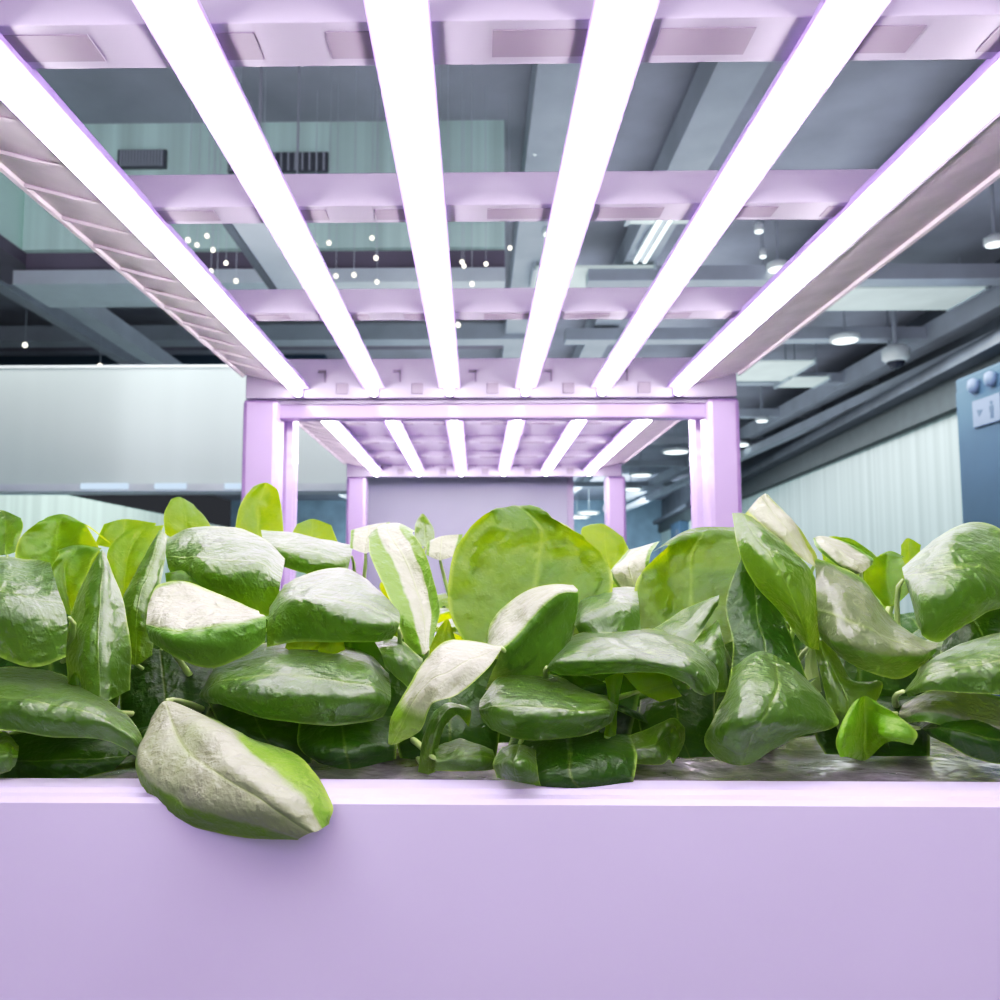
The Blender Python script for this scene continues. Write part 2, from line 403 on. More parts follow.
def add_leaf(plant, grid, m, amp=.0011, res=7, petiole=True, flip=None):
    nleaf[0] += 1
    o = leaf_mesh(grid, res, nleaf[0], amp).build('leaf', M[m], plant, smooth=True)
    if petiole:
        base = Vector(plant['_o'])
        a = grid[0][len(grid[0]) // 2]; b = grid[-1][len(grid[-1]) // 2]
        rev = (b - base).length < (a - base).length
        if flip is not None: rev = flip
        if rev: a, nx = b, grid[-2][len(grid[0]) // 2]
        else: nx = grid[1][len(grid[0]) // 2]
        a = a + Vector((0, .002, 0)); d = (a - nx).normalized() * .006 + Vector((0, .022, -.004))
        root = base + Vector(((a.x - base.x) * .08, (a.y - base.y) * .05, .002))
        c1, c2 = a + d, root + Vector((0, .004, .03))
        pts = []
        for k in range(9):
            t = k / 8; pts.append(a*(1-t)**3 + c1*3*t*(1-t)**2 + c2*3*t*t*(1-t) + root*t**3)
        mb = MB().tube(pts, [.0014 + .0028 * k / 8 for k in range(9)], 8)
        mb.v = [v + Vector((0, .0015, 0)) for v in mb.v]
        pb = mb.build('petiole', M['stem'], o if False else plant, smooth=True)
        pb.parent = o; pb['_o'] = plant['_o']
    return o
def gen_grid(base, az, ln, wd, el, droop, seed, lift=.35):
    """a spoon-shaped leaf: rises from base at elevation el, bends over by droop, cupped across"""
    rnd = random.Random(seed); h = Vector((math.cos(az), math.sin(az), 0)); s = Vector((-math.sin(az), math.cos(az), 0))
    N_ = 7; p = base.copy(); e = el; mids = []; step = ln / 9
    for k in range(3): p = p + (h * math.cos(e) + Vector((0, 0, math.sin(e)))) * step; e -= droop / 18
    ups = []
    for k in range(N_):
        mids.append(p.copy()); ups.append((h * -math.sin(e) + Vector((0, 0, math.cos(e)))))
        p = p + (h * math.cos(e) + Vector((0, 0, math.sin(e)))) * step; e -= droop / 6
    prof = [.10, .62, .92, 1.0, .93, .66, .16]; cup = rnd.uniform(-.28, .25); tw = rnd.uniform(-.25, .25)
    g = []
    for k in range(N_):
        w = wd * prof[k] * .5; row = []
        for q in (-1, -.55, 0, .55, 1):
            c = cup * w * (q * q) + rnd.uniform(-.05, .05) * w
            row.append(mids[k] + s * (w * q) + ups[k] * (c + tw * w * q))
        g.append(row)
    return g

# every leaf of the front plants that the photo shows: x,y in the photo, distance in cm; rows '/', columns ' '
LEAVES = [
(2,'leafy','285,648,66.6 300,655,66.3 318,650,66.6/290,630,67 305,632,66.6 328,636,67/302,612,67.6 312,611,67.4 326,618,67.6'),
(2,'leafy','318,652,66 330,655,65.7 345,650,66/322,636,66 334,637,65.6 344,644,66/329,622,66.4 333,621,66.2 337,628,66.4'),
(5,'leafy','820,580,79 850,590,78.5 880,580,79/828,552,80 852,556,80 884,566,80/838,537,81.5 852,539,81.8 872,552,81.5'),
(3,'leafy','604,735,60.5 610,737,60.2 616,735,60.5/608,705,60.8 613,705,60.5 618,705,60.8/605,678,61.5 614,674,61.3 624,672,61.6'),
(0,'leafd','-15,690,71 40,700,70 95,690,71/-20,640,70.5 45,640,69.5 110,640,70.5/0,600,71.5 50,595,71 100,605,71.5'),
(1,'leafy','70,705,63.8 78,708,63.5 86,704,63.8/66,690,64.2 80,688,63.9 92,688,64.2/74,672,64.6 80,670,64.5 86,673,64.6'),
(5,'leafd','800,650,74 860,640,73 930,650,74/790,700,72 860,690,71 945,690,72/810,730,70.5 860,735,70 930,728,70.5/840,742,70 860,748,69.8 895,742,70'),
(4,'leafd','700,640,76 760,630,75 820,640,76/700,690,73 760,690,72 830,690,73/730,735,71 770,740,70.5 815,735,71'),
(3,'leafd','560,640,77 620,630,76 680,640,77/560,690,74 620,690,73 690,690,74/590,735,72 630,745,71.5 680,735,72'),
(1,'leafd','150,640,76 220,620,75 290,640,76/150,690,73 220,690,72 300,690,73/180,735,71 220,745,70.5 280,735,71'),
# plant, material, rows
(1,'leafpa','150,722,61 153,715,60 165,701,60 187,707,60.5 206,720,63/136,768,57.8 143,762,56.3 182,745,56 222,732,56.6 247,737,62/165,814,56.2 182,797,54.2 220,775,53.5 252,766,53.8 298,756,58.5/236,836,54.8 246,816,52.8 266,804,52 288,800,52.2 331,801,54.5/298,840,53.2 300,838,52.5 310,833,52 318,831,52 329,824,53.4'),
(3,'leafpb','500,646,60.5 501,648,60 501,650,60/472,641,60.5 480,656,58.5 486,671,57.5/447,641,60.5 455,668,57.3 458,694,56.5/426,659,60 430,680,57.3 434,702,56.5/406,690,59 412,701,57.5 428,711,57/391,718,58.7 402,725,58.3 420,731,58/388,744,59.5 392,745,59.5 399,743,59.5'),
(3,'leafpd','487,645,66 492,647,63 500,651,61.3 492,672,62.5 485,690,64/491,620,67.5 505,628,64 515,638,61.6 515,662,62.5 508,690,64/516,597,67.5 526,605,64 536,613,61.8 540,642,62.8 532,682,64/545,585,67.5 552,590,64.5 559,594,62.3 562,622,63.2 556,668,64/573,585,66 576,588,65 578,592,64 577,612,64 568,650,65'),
(3,'leafm','470,652,70 490,658,69.5 530,662,69 570,650,69.5 602,622,70/449,610,71 485,612,71.5 533,608,72 578,602,71.5 613,588,71/451,562,72 488,562,73.5 538,562,74.5 577,560,73.5 608,564,72/468,531,73 500,530,74.5 541,530,75.5 566,532,74.5 588,541,73/488,513,74 500,509,75.5 520,507,76.5 540,511,75.5 562,524,74/494,511,76 503,508,77.3 520,506,78 540,510,77.3 560,523,75.8'),
(3,'leaf','552,660,62.5 549,664,61.3 547,668,60.5 552,672,61/575,635,65 572,645,61.3 564,660,59 568,676,60/610,630,66 612,641,61.3 612,658,58.5 612,673,59.5/655,629,66 655,642,61.3 655,660,58.5 656,673,59.5/692,640,65 690,652,61 688,668,58.5 682,681,59.5/714,664,62.5 713,672,60.5 709,684,59 697,693,59.8/719,681,60.7 718,686,60 715,692,59.5 706,696,60'),
(3,'leaf','480,700,60 479,710,59 483,722,60/500,677,61.5 500,705,57 502,735,58/530,671,63 535,706,56.2 535,741,57.5/565,679,63 572,708,56.7 575,737,58/600,693,61.5 603,710,58 600,729,59/619,700,61 616,710,60 612,722,60'),
(3,'leafd','512,732,62.5 570,730,62 630,735,62/508,755,59.5 570,755,58.3 637,755,59.3/520,775,58 570,775,57 635,775,58.3/540,788,57.6 580,789,57.2 632,783,58.6'),
(3,'leaf','502,747,59 520,744,59 536,750,59/492,762,57.2 512,760,55 537,766,56.2/497,778,57 518,782,55.7 541,786,56.2'),
(3,'leaf','625,737,63 630,750,62 636,764,62/655,725,63.2 658,742,62 660,765,62/674,718,63 673,736,63.7 669,760,62.2/685,728,62 684,744,62 673,764,61.8'),
(4,'leaf','691,641,66 700,660,64.3 712,692,64/705,630,66 712,650,63.7 722,692,64/718,620,66 724,645,64.7 729,690,65'),
(3,'leaf','648,632,69 662,642,67 678,648,66/685,609,69.5 690,622,67 694,642,66/719,595,67.5 719,598,67 718,605,67'),
(4,'leafm','640,650,71 692,655,70.5 748,635,70.5/634,592,73 692,598,74 754,585,73/645,568,74.2 692,556,76 756,552,75/668,546,75 703,533,76.5 752,536,76/652,552,77 690,529,78.5 737,527,78'),
(9,'leafp','618,588,81 634,586,79.5 650,577,79/611,571,82 628,563,79.8 650,556,79/628,550,84 640,547,82.5 660,541,82'),
(4,'leaf','732,513,67 742,513,67 752,517,68/738,548,65.3 760,540,64.7 786,544,67/752,580,65 784,577,63.7 813,573,66/782,615,66 800,617,64.3 819,610,66/801,642,67 810,648,66.3 819,650,67'),
(4,'leafpe','745,514,70.5 756,501,70.2 764,494,70 768,495,71/757,523,69.3 772,521,68.7 786,519,69 793,523,71/785,546,68.3 797,549,68.2 806,552,68.5 813,550,70/808,563,68 812,565,68 815,567,68 818,560,69'),
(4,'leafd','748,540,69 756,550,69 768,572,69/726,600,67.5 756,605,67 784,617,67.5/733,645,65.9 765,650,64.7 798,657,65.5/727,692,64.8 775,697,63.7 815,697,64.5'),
(4,'leaf','732,668,64 760,651,64 790,665,63.5 818,690,63/727,690,61.5 755,683,60 800,695,60 834,712,61/712,720,60 745,714,57.5 785,720,58 837,726,60/704,742,60.3 735,740,58.2 765,742,58.7 802,736,60/716,759,60.5 735,765,59.5 752,763,59.3 775,748,60.2'),
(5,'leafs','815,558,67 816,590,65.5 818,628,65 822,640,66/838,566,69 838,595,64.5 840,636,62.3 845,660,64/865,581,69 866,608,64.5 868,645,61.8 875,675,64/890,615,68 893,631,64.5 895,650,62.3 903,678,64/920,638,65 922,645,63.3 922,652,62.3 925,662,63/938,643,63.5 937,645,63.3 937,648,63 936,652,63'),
(4,'stem','803,690,68 812,692,67.5 822,692,68/805,660,68 810,662,67.5 817,662,68/806,636,68.5 808,635,68.3 811,637,68.5'),
(5,'leaf','812,640,68.5 820,640,68 830,640,68.5/820,670,67.3 835,675,66.8 852,680,67.3/828,705,66.3 850,705,65.8 882,682,66.8/838,730,66.3 856,728,66 872,710,66.7'),
(5,'leafp','813,538,73 820,536,72.5 830,537,73.5/817,549,71.5 835,549,71 852,545,73/834,563,70.3 850,563,70 871,558,72.3/855,574,70 863,572,69.8 873,564,71.3'),
(5,'leafy','884,606,74 895,605,74 910,592,74/865,581,75 888,582,76 912,576,75/867,565,76 888,563,77 906,565,76/874,557,77 888,554,78 902,558,77/866,566,79 888,551,80 905,557,79'),
(5,'leaf','902,568,71 903,572,69.5 905,580,68.5 912,602,69/930,543,74 925,560,69 920,592,65.5 920,632,66/958,526,75 955,546,68.7 945,592,64.3 938,642,66/985,523,75 985,549,68.7 972,587,64.8 955,632,66/1004,533,73 1005,560,68.5 1000,592,65.8 985,614,66/1022,560,71 1020,575,69.3 1015,597,67.3 1005,607,67'),
(5,'leafd','940,652,73 960,600,73 1010,590,73/955,672,70.5 985,640,69.5 1030,610,70.5/960,690,69 1000,670,68.5 1040,640,69'),
(5,'leaf','905,690,60.5 906,692,60 908,697,60.3/930,661,63 930,675,58.8 930,691,58.2/965,642,64 965,665,58.3 965,693,57.7/1005,632,64 1005,660,58.3 1005,695,57.7/1050,645,63 1050,668,58.6 1050,700,58'),
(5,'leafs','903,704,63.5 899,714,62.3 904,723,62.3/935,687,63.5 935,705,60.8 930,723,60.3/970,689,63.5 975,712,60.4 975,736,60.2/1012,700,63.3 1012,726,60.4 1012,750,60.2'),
(5,'leafd','916,724,63 922,729,61.5 930,736,61.3/945,711,62.7 950,726,59.3 950,746,59.2/980,711,62.7 985,736,58.7 975,759,59.2/1012,720,62.7 1012,743,59.2 1007,765,59.2'),
(5,'leafb','853,703,60.5 858,699,60.5 865,696,60.5 872,699,60.5 878,703,60.5/842,722,59.3 850,720,59.7 866,720,61.2 880,716,60.2 897,715,59.3/836,742,58.2 848,741,58.7 866,745,62 882,733,59.7 917,732,58.3/840,757,58.2 848,757,58.7 866,760,63 888,742,59.7 913,745,58.7'),
# left side
(0,'leaf','-30,672,64 -30,700,58.5 -30,730,58/15,667,65 15,696,58.3 15,731,57.7/55,671,65 55,705,57.8 55,738,57.7/95,692,62.3 95,715,57.2 95,739,58/130,717,59.7 126,730,57.7 120,746,58/146,745,58.3 143,750,58.2 138,758,58.5'),
(0,'leaf','-20,738,60.5 -20,755,58.3 -20,776,58.2/5,732,60.3 5,750,57.7 5,773,58/19,746,59.3 18,756,58.3 15,766,58.2'),
(0,'leafd','-20,735,64.5 -20,760,62.2 -20,787,62/60,732,64.5 60,760,61.2 60,782,61/132,738,64.3 127,756,62.2 112,771,62'),
(0,'leaf','-30,558,68 -30,578,63 -30,606,60.3 -30,642,61/0,557,68.5 0,578,63 0,606,60.3 0,657,61/30,559,68.5 32,586,63 35,614,60.7 35,667,61/50,562,67 58,590,63.3 67,618,62.2 66,657,62'),
(6,'leafy','20,580,80 50,580,80 100,575,80/15,556,81 55,556,82 100,552,81/21,537,82 55,534,83.5 92,535,82/37,523,83 60,519,84.5 87,525,83/42,521,86 68,515,87 114,546,84.5'),
(0,'leafy','66,614,69.5 72,614,69.5 80,602,69.5/52,592,69.5 65,586,70.3 87,575,70.5/49,572,70.3 65,565,71.3 93,560,71.3/59,554,71.3 75,552,72.3 99,551,71.8/55,551,73.5 76,545,74.3 102,548,73.3'),
(0,'leaf','68,690,64.3 100,702,62.3 130,690,64.3/66,650,65.3 97,650,62.8 131,645,65.3/71,612,66.3 98,610,64.3 124,605,66.3/84,580,67.3 102,578,65.8 116,580,67.3/100,552,67.8 102,550,67.8 105,553,67.8'),
(7,'leafy','117,605,76 122,606,76 128,600,76/109,572,77 125,572,77 144,567,77/109,548,78 130,546,78 154,548,78/127,530,79 145,527,79 164,525,79'),
(1,'leaf','118,655,69 135,665,69 152,655,69/120,607,70.3 138,607,69.3 157,602,70.3/140,565,72.3 152,565,71.3 164,565,72.3/159,530,74.3 163,531,74.3 167,535,74.3'),
(6,'leafy','95,545,90 120,548,90 152,540,90/104,524,91 125,519,91.5 156,523,91'),
(7,'leafy','165,535,88 185,540,88 213,532,88/164,515,88 185,515,88.6 206,518,89/171,499,89 180,497,89.5 193,504,90'),
(14,'leafy','234,540,100 258,540,100 284,535,100/239,508,101 258,508,102 282,510,101/251,489,102 265,486,103 278,491,102/259,484,103 266,482.5,103 272,485,103'),
(7,'leaf','164,540,80 165,549,77 168,566,75.5 175,582,76/190,528,82 190,546,76.5 195,569,73.5 205,592,74.5/230,527,83 230,549,75.5 228,573,72.3 235,607,74/265,539,82 262,556,75.5 255,574,72.7 260,616,74/285,559,79 283,571,75.5 280,586,73.7 275,614,74.5'),
(1,'leafpd','148,604,67 147,615,65.3 146,625,64.2 147,632,63.7 150,641,63.7/159,584,69.5 160,605,66.3 163,628,62.2 168,641,61.3 175,657,62/190,583,69.5 190,608,66.3 197,628,61.7 202,643,60.8 208,668,62/229,598,69.5 228,612,65.8 233,621,61.7 238,636,61.3 241,658,62/259,611,66.5 260,614,65.3 265,616,63.2 266,626,62.7 265,642,63'),
(1,'leafy','167,588,73 188,594,73 211,602,73/165,573,74 190,570,74.6 207,580,74'),
(2,'leaf','269,608,69 269,613,67.3 267,626,66.3 267,647,66/290,582,72 292,593,67.3 298,603,65.3 295,642,66/322,570,73 328,587,67.3 335,611,63.7 325,642,65/352,570,73 358,591,66.3 362,619,62.7 352,642,64/380,591,71 383,603,66.3 386,623,63.3 378,642,64/399,611,66.5 400,618,65.3 398,629,64.7 392,639,65'),
(2,'leafpc','408,655,68.3 424,654,67.3 428,650,67.3 434,638,68/396,615,69 414,612,69.5 430,610,70 439,607,69/381,580,71 402,575,72 421,575,72 432,574,71/370,555,73 388,548,74 409,547,74 422,547,73/369,540,75 380,532,75.5 397,529,76 413,533,75/367,537,77 380,526,78 398,523,78 415,531,77'),
(8,'leafp','350,548,84 365,553,83 376,548,83/351,530,86 370,525,86.5 390,522,86'),
(1,'leaf','200,692,64.3 199,695,63.7 200,698,63.7 203,701,64/224,657,68 222,672,62.3 222,691,60.2 225,706,61/270,642,69 268,662,61.8 270,691,58.7 270,719,60/320,639,69 322,662,61.3 325,693,58.2 325,725,60/362,649,68 365,670,61.3 366,696,59.2 362,723,60.5/389,674,64.5 391,690,62.3 390,703,61.2 383,717,61.7'),
(2,'leaf','374,641,67 380,651,64.3 385,667,64/395,636,67 400,655,63.7 402,682,63.7/423,659,65.5 420,673,64.2 412,692,64'),
(3,'leaf','573,614,70 575,625,68.3 580,634,68/584,596,73 590,610,68.3 592,634,67/612,587,74 615,601,68.3 612,634,67/637,587,73 639,605,69.3 641,632,68'),
(15,'leafy','588,560,95 610,575,95 628,570,95/581,531,96 605,545,96 631,556,96/591,524,97 605,524.5,97 623,537,97'),
(3,'leafy','425,655,71 440,655,71 460,648,71/440,626,72 448,619,72 453,632,72'),
(9,'leafp','426,555,85 440,560,85 457,555,85/427,542,86 442,536,86.5 463,534,86'),
(8,'leaf','415,545,92 425,547,92 435,545,92/415,525,93 424,525,93.5 434,530,93/421,514,93.5 424,514,93.5 429,520,93.5'),
(14,'leafy','288,540,95 310,550,95 339,545,95/297,524,96 313,519,97 331,525,96'),
(8,'leaf','261,530,91 264,545,86.5 270,562,85.3/300,534,92 300,550,84.3 300,572,83.3/335,542,91 335,556,84.3 330,577,83.3/353,545,89 351,556,85.3 348,570,84'),
(6,'leaf','-15,555,90 5,555,90 16,552,90/-16,520,91 5,520,92 23,528,91/-15,510,92 2,510,93 21,518,92'),
(11,'leafy','901,565,88 910,568,88 919,560,88/901,545,89 908,538,89.3 921,545,89'),
(11,'leafy','823,560,80 850,570,80 877,566,80/820,538,81 840,537,82 870,552,81'),
(2,'leaf','418,772,62 428,774,62 435,772,62/423,740,61.3 432,735,60.3 441,735,60.7/434,711,62.3 448,707,60.3 456,715,60.7/460,704,62.3 471,710,61.3 469,727,62'),
(2,'leaf','434,748,60.7 436,760,59.3 434,771,59.7/460,739,61.7 462,755,58.8 462,772,59.2/493,750,60.3 495,759,59.7 496,769,60'),
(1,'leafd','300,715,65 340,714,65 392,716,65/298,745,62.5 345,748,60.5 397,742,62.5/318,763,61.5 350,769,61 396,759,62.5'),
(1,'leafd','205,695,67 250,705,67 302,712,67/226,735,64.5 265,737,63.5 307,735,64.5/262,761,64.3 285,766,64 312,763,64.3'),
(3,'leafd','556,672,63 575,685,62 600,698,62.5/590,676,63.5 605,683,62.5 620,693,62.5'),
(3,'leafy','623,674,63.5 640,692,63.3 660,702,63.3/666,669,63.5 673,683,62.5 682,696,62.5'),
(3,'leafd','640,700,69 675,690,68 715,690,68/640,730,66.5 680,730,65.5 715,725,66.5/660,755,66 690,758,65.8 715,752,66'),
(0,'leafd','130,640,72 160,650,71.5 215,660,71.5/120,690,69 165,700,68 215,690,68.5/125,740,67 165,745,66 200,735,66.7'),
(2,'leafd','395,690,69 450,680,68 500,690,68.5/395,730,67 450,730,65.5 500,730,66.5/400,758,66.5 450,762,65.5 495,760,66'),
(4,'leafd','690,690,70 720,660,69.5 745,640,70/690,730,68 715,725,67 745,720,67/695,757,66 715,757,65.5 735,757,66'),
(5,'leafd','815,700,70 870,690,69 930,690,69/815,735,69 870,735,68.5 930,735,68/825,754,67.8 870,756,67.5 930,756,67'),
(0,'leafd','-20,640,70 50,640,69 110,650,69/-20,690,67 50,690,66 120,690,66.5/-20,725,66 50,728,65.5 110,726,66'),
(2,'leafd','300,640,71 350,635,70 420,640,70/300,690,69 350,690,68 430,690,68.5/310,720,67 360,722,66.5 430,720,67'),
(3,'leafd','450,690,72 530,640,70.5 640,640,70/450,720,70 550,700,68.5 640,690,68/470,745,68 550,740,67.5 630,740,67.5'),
]
def px_at(px, Y): return P(px, 577, Y).x
plants = []
front = [(35, 'left edge leafy plant with a white-sheened flat leaf and a pointed dark leaf'),
         (230, 'leafy plant whose pale outer leaf hangs down over the tray lip'),
         (390, 'leafy plant with a domed grey-white leaf and a tall pale folded leaf'),
         (560, 'centre leafy plant with one broad upright bright green leaf'),
         (762, 'tall dark green plant in front of the right post, yellow-green cupped leaf'),
         (905, 'right edge leafy plant with a silvery folded leaf and small forked bright leaf')]
for px, lab in front:
    plants.append(thing('leafy_green', lab, 'plant', (px_at(px, .73), .73, ZT), 'front row plants'))
second = [(60, 'second-row plant behind the left edge plant, round yellow-green leaf tops'),
          (215, 'second-row plant behind the overhanging leaf plant, broad white-topped leaf'),
          (350, 'second-row plant in front of the left far post, flat pale leaves'),
          (480, 'second-row plant just left behind the broad upright centre leaf'),
          (640, 'second-row plant just left of the yellow-green cupped leaf'),
          (850, 'second-row plant behind the silvery folded leaf')]
for px, lab in second:
    plants.append(thing('leafy_green', lab, 'plant', (px_at(px, .90), .90, ZT), 'second row plants'))
third = [(110, 'third-row plant showing behind the round yellow-green leaf tops'),
         (210, 'third-row plant left of the left near post'),
         (285, 'third-row plant with a tall yellow-green leaf before the left near post'),
         (605, 'third-row plant with one yellow leaf before the right far post'),
         (720, 'third-row plant behind the cupped leaf at the right near post'),
         (930, 'third-row plant by the right edge')]
for px, lab in third:
    plants.append(thing('leafy_green', lab, 'plant', (px_at(px, 1.08), 1.08, ZT), 'third row plants'))
for pi, m, s in LEAVES:
    grid = []
    for row in s.split('/'):
        grid.append([P(*(lambda a: (a[0], a[1], a[2] / 100))([float(q) for q in p.split(',')])) for p in row.split(' ')])
    if m == 'leaf' and len(grid[0]) in (3, 4) and max(r[1].y for r in grid) < .74:
        for k in range(len(grid)):                      # rounder backs: push the far side of each blade away
            r = grid[k]; lo = r[-2]
            for c in range(len(r) - 2): r[c] = r[c] * ((lo.y + (r[c].y - lo.y) * 1.35) / r[c].y)
    add_leaf(plants[pi], grid, m, .0024 if m == 'leafm' else .0013)

# generic foliage that fills the rows behind
sd = 100
def bush(pl, n, l0, l1, pal, el=(.5, 1.15), res=4, az0=0):
    global sd
    base = Vector(pl['_o'])
    for k in range(n):
        sd += 1; rnd = random.Random(sd)
        az = az0 + 2 * math.pi * k / n + rnd.uniform(-.3, .3)
        g = gen_grid(base + Vector((0, 0, .002)), az, rnd.uniform(l0, l1), rnd.uniform(.055, .085), rnd.uniform(*el), rnd.uniform(.9, 1.9), sd)
        add_leaf(pl, g, rnd.choice(pal), .0011, res)
for i, pl in enumerate(plants):
    if i < 6: bush(pl, 5, .10, .13, ['leafd', 'leafd', 'leaf'], (.6, 1.1), 4, .5)
    elif i < 12: bush(pl, 8, .15, .19, ['leaf', 'leaf', 'leafd', 'leafy'], (.7, 1.25))
    else: bush(pl, 8, .15, .20, ['leaf', 'leaf', 'leafd', 'leafy'], (.7, 1.25))
for r, Y in enumerate((1.28, 1.48, 1.70, 2.3)):
    for k in range(7):
        x = XL + .09 + k * (XR - XL - .18) / 6 + random.uniform(-.015, .015)
        far_row = Y > 2
        pl = thing('leafy_green', ('small distant leafy plant on the far tray beyond the crossbeam' if far_row else f'leafy plant in the {["fourth", "fifth", "sixth"][r]} row back, mostly hidden by the rows before it'),
                   'plant', (x, Y + random.uniform(-.02, .02), ZT), 'distant plants' if far_row else f'{["fourth", "fifth", "sixth"][r]} row plants')
        bush(pl, 8, .15, .21, ['leaf', 'leaf', 'leafy'], (.75, 1.3), 3, random.random() * 3)

# ------------------------------------------------------------------ the hall
CEIL = 2.8
struct(box(-9, 7, -3, 32, FLOOR - .1, FLOOR).build('floor', M['floor']))
struct(box(-9, 7, -3, 32, CEIL, CEIL + .1).build('ceiling', M['ceil']))
struct(box(-9, 7, 31, 31.2, FLOOR, CEIL).build('wall_back', M['bluewall']))
# right ribbed wall, running slightly away
A = P(955, 412, 8.24); B = Vector((A.x + .0906 * 22, A.y + 22, A.z))
zw = A.z
mb = MB(); dirx = .0906
def wall_strip(mb, y0, y1, z0, z1, t0, t1):
    o = len(mb.v)
    for y in (y0, y1):
        x = A.x + (y - A.y) * dirx
        mb.v += [Vector((x + t0, y, z0)), Vector((x + t1, y, z0)), Vector((x + t1, y, z1)), Vector((x + t0, y, z1))]
    mb.f += [(o,o+1,o+2,o+3)[::-1], (o+4,o+5,o+6,o+7), (o,o+4,o+7,o+3), (o+1,o+2,o+6,o+5), (o+3,o+7,o+6,o+2), (o,o+1,o+5,o+4)]
    return mb
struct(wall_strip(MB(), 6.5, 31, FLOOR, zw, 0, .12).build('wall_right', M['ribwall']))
struct(wall_strip(MB(), 5.0, 31, zw, zw + .30, -.10, .3).build('trim_1', M['dark2']))
struct(wall_strip(MB(), 5.0, 31, zw + .30, zw + .42, -.28, .3).build('trim_2', M['dark']))
struct(wall_strip(MB(), 5.0, 31, zw + .42, CEIL, .05, .3).build('trim_3', M['dark']))
# left ribbed wall
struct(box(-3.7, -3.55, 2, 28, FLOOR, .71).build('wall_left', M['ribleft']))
# ceiling beams running away from the camera
tn_ = 4
def ybeam(px, py, Z, w, h, m='beam', y0=2.0, y1=30):
    global tn_
    q = PZ(px, py, Z)
    struct(box(q.x - w/2, q.x + w/2, y0, y1, Z, Z + h).build(f'trim_{tn_}', M[m])); tn_ += 1
def xbeam(y, x0, x1, Z, h, d, m='beam'):
    global tn_
    struct(box(x0, x1, y, y + d, Z, Z + h).build(f'trim_{tn_}', M[m])); tn_ += 1
ybeam(1000, 312, 2.3, .22, .2); ybeam(1000, 345, 2.05, .16, .12); ybeam(850, 250, 2.45, .2, .2)
ybeam(620, 300, 2.5, .25, .2); ybeam(540, 240, 2.5, .35, .25); ybeam(0, 262, 2.0, .16, .14, 'beam'); ybeam(0, 288, 2.3, .12, .1)
for y in (6.6, 8.3, 10.2, 12.4, 15, 18, 22):
    xbeam(y, .9, 5.2 + y*.07, 2.35, .12, .18)
for y in (8.6, 11, 14, 18): xbeam(y, -6, .6, 2.45, .16, .25, 'beam')
# big soffit seen above the left panel: lit face, dark band, pale beam
s0, s1 = P(22, 250, 5.0), P(505, 250, 5.0)
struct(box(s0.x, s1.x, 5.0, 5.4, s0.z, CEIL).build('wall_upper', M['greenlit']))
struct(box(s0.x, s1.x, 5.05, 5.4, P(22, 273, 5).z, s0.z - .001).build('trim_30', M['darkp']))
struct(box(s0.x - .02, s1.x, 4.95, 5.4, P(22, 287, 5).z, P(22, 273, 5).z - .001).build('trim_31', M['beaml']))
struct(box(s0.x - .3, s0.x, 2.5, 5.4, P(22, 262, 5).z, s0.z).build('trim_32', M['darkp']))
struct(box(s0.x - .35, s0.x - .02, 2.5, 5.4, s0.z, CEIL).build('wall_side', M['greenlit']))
# dark beam and bluish duct farther back on the left
struct(box(-6.5, .5, 9.0, 9.2, P(100, 346, 9).z, P(100, 331, 9).z).build('trim_33', M['darkp']))
du = thing('duct', 'bluish air duct high up behind the lit left panel', 'duct', (-4.4, 10.5, P(100, 372, 10.5).z))
zd = (P(100, 349, 10.5).z, P(100, 374, 10.5).z)
box(-6.5, -1.9, 10.5, 10.9, zd[1], zd[0]).build('duct_body', M['blue'], du, .02)
box(-4.35, -4.3, 10.47, 10.93, zd[1]-.02, zd[0]+.02).build('duct_flange', M['beaml'], du)

# lit panel hanging on the left
lb = thing('lightbox', 'large pale luminous hanging panel at left behind the post', 'panel', P(120, 485, 4.0))
q0, q1 = P(-60, 369, 4.0), P(420, 484, 4.0)
box(q0.x - .4, q1.x, 4.0, 4.12, q1.z, q0.z).build('panel_face', M['lightbox'], lb, .004)
box(q0.x - .4, q1.x, 3.97, 4.15, q1.z - .035, q1.z).build('bottom_frame', M['beaml'], lb)
box(q0.x - .4, q1.x, 3.985, 4.15, q0.z, q0.z + .012).build('top_frame', M['white'], lb)
for xa, xb in ((80, 128), (154, 186), (224, 244)):
    a_, b_ = P(xa, 486, 3.96), P(xb, 486, 3.96)
    box(a_.x, b_.x, 3.962, 3.969, a_.z - .014, a_.z + .014).build('strip_light', M['lampb'], lb, .003)
# mauve panel closing the view beyond the far rack
pz = P(470, 476, 3.62).z
pa, pb2 = P(366, 500, 3.62), P(572, 500, 3.62)
mp = thing('partition_panel', 'flat grey-mauve panel filling the gap between the far posts', 'panel', ((pa.x+pb2.x)/2, 3.64, FLOOR))
box(pa.x, pb2.x, 3.62, 3.65, FLOOR, pz + .05).build('board', M['mauve'], mp, .003)
box(pb2.x - .02, pb2.x + .006, 3.612, 3.658, FLOOR, pz + .05).build('edge_strip', M['rail'], mp, .002)

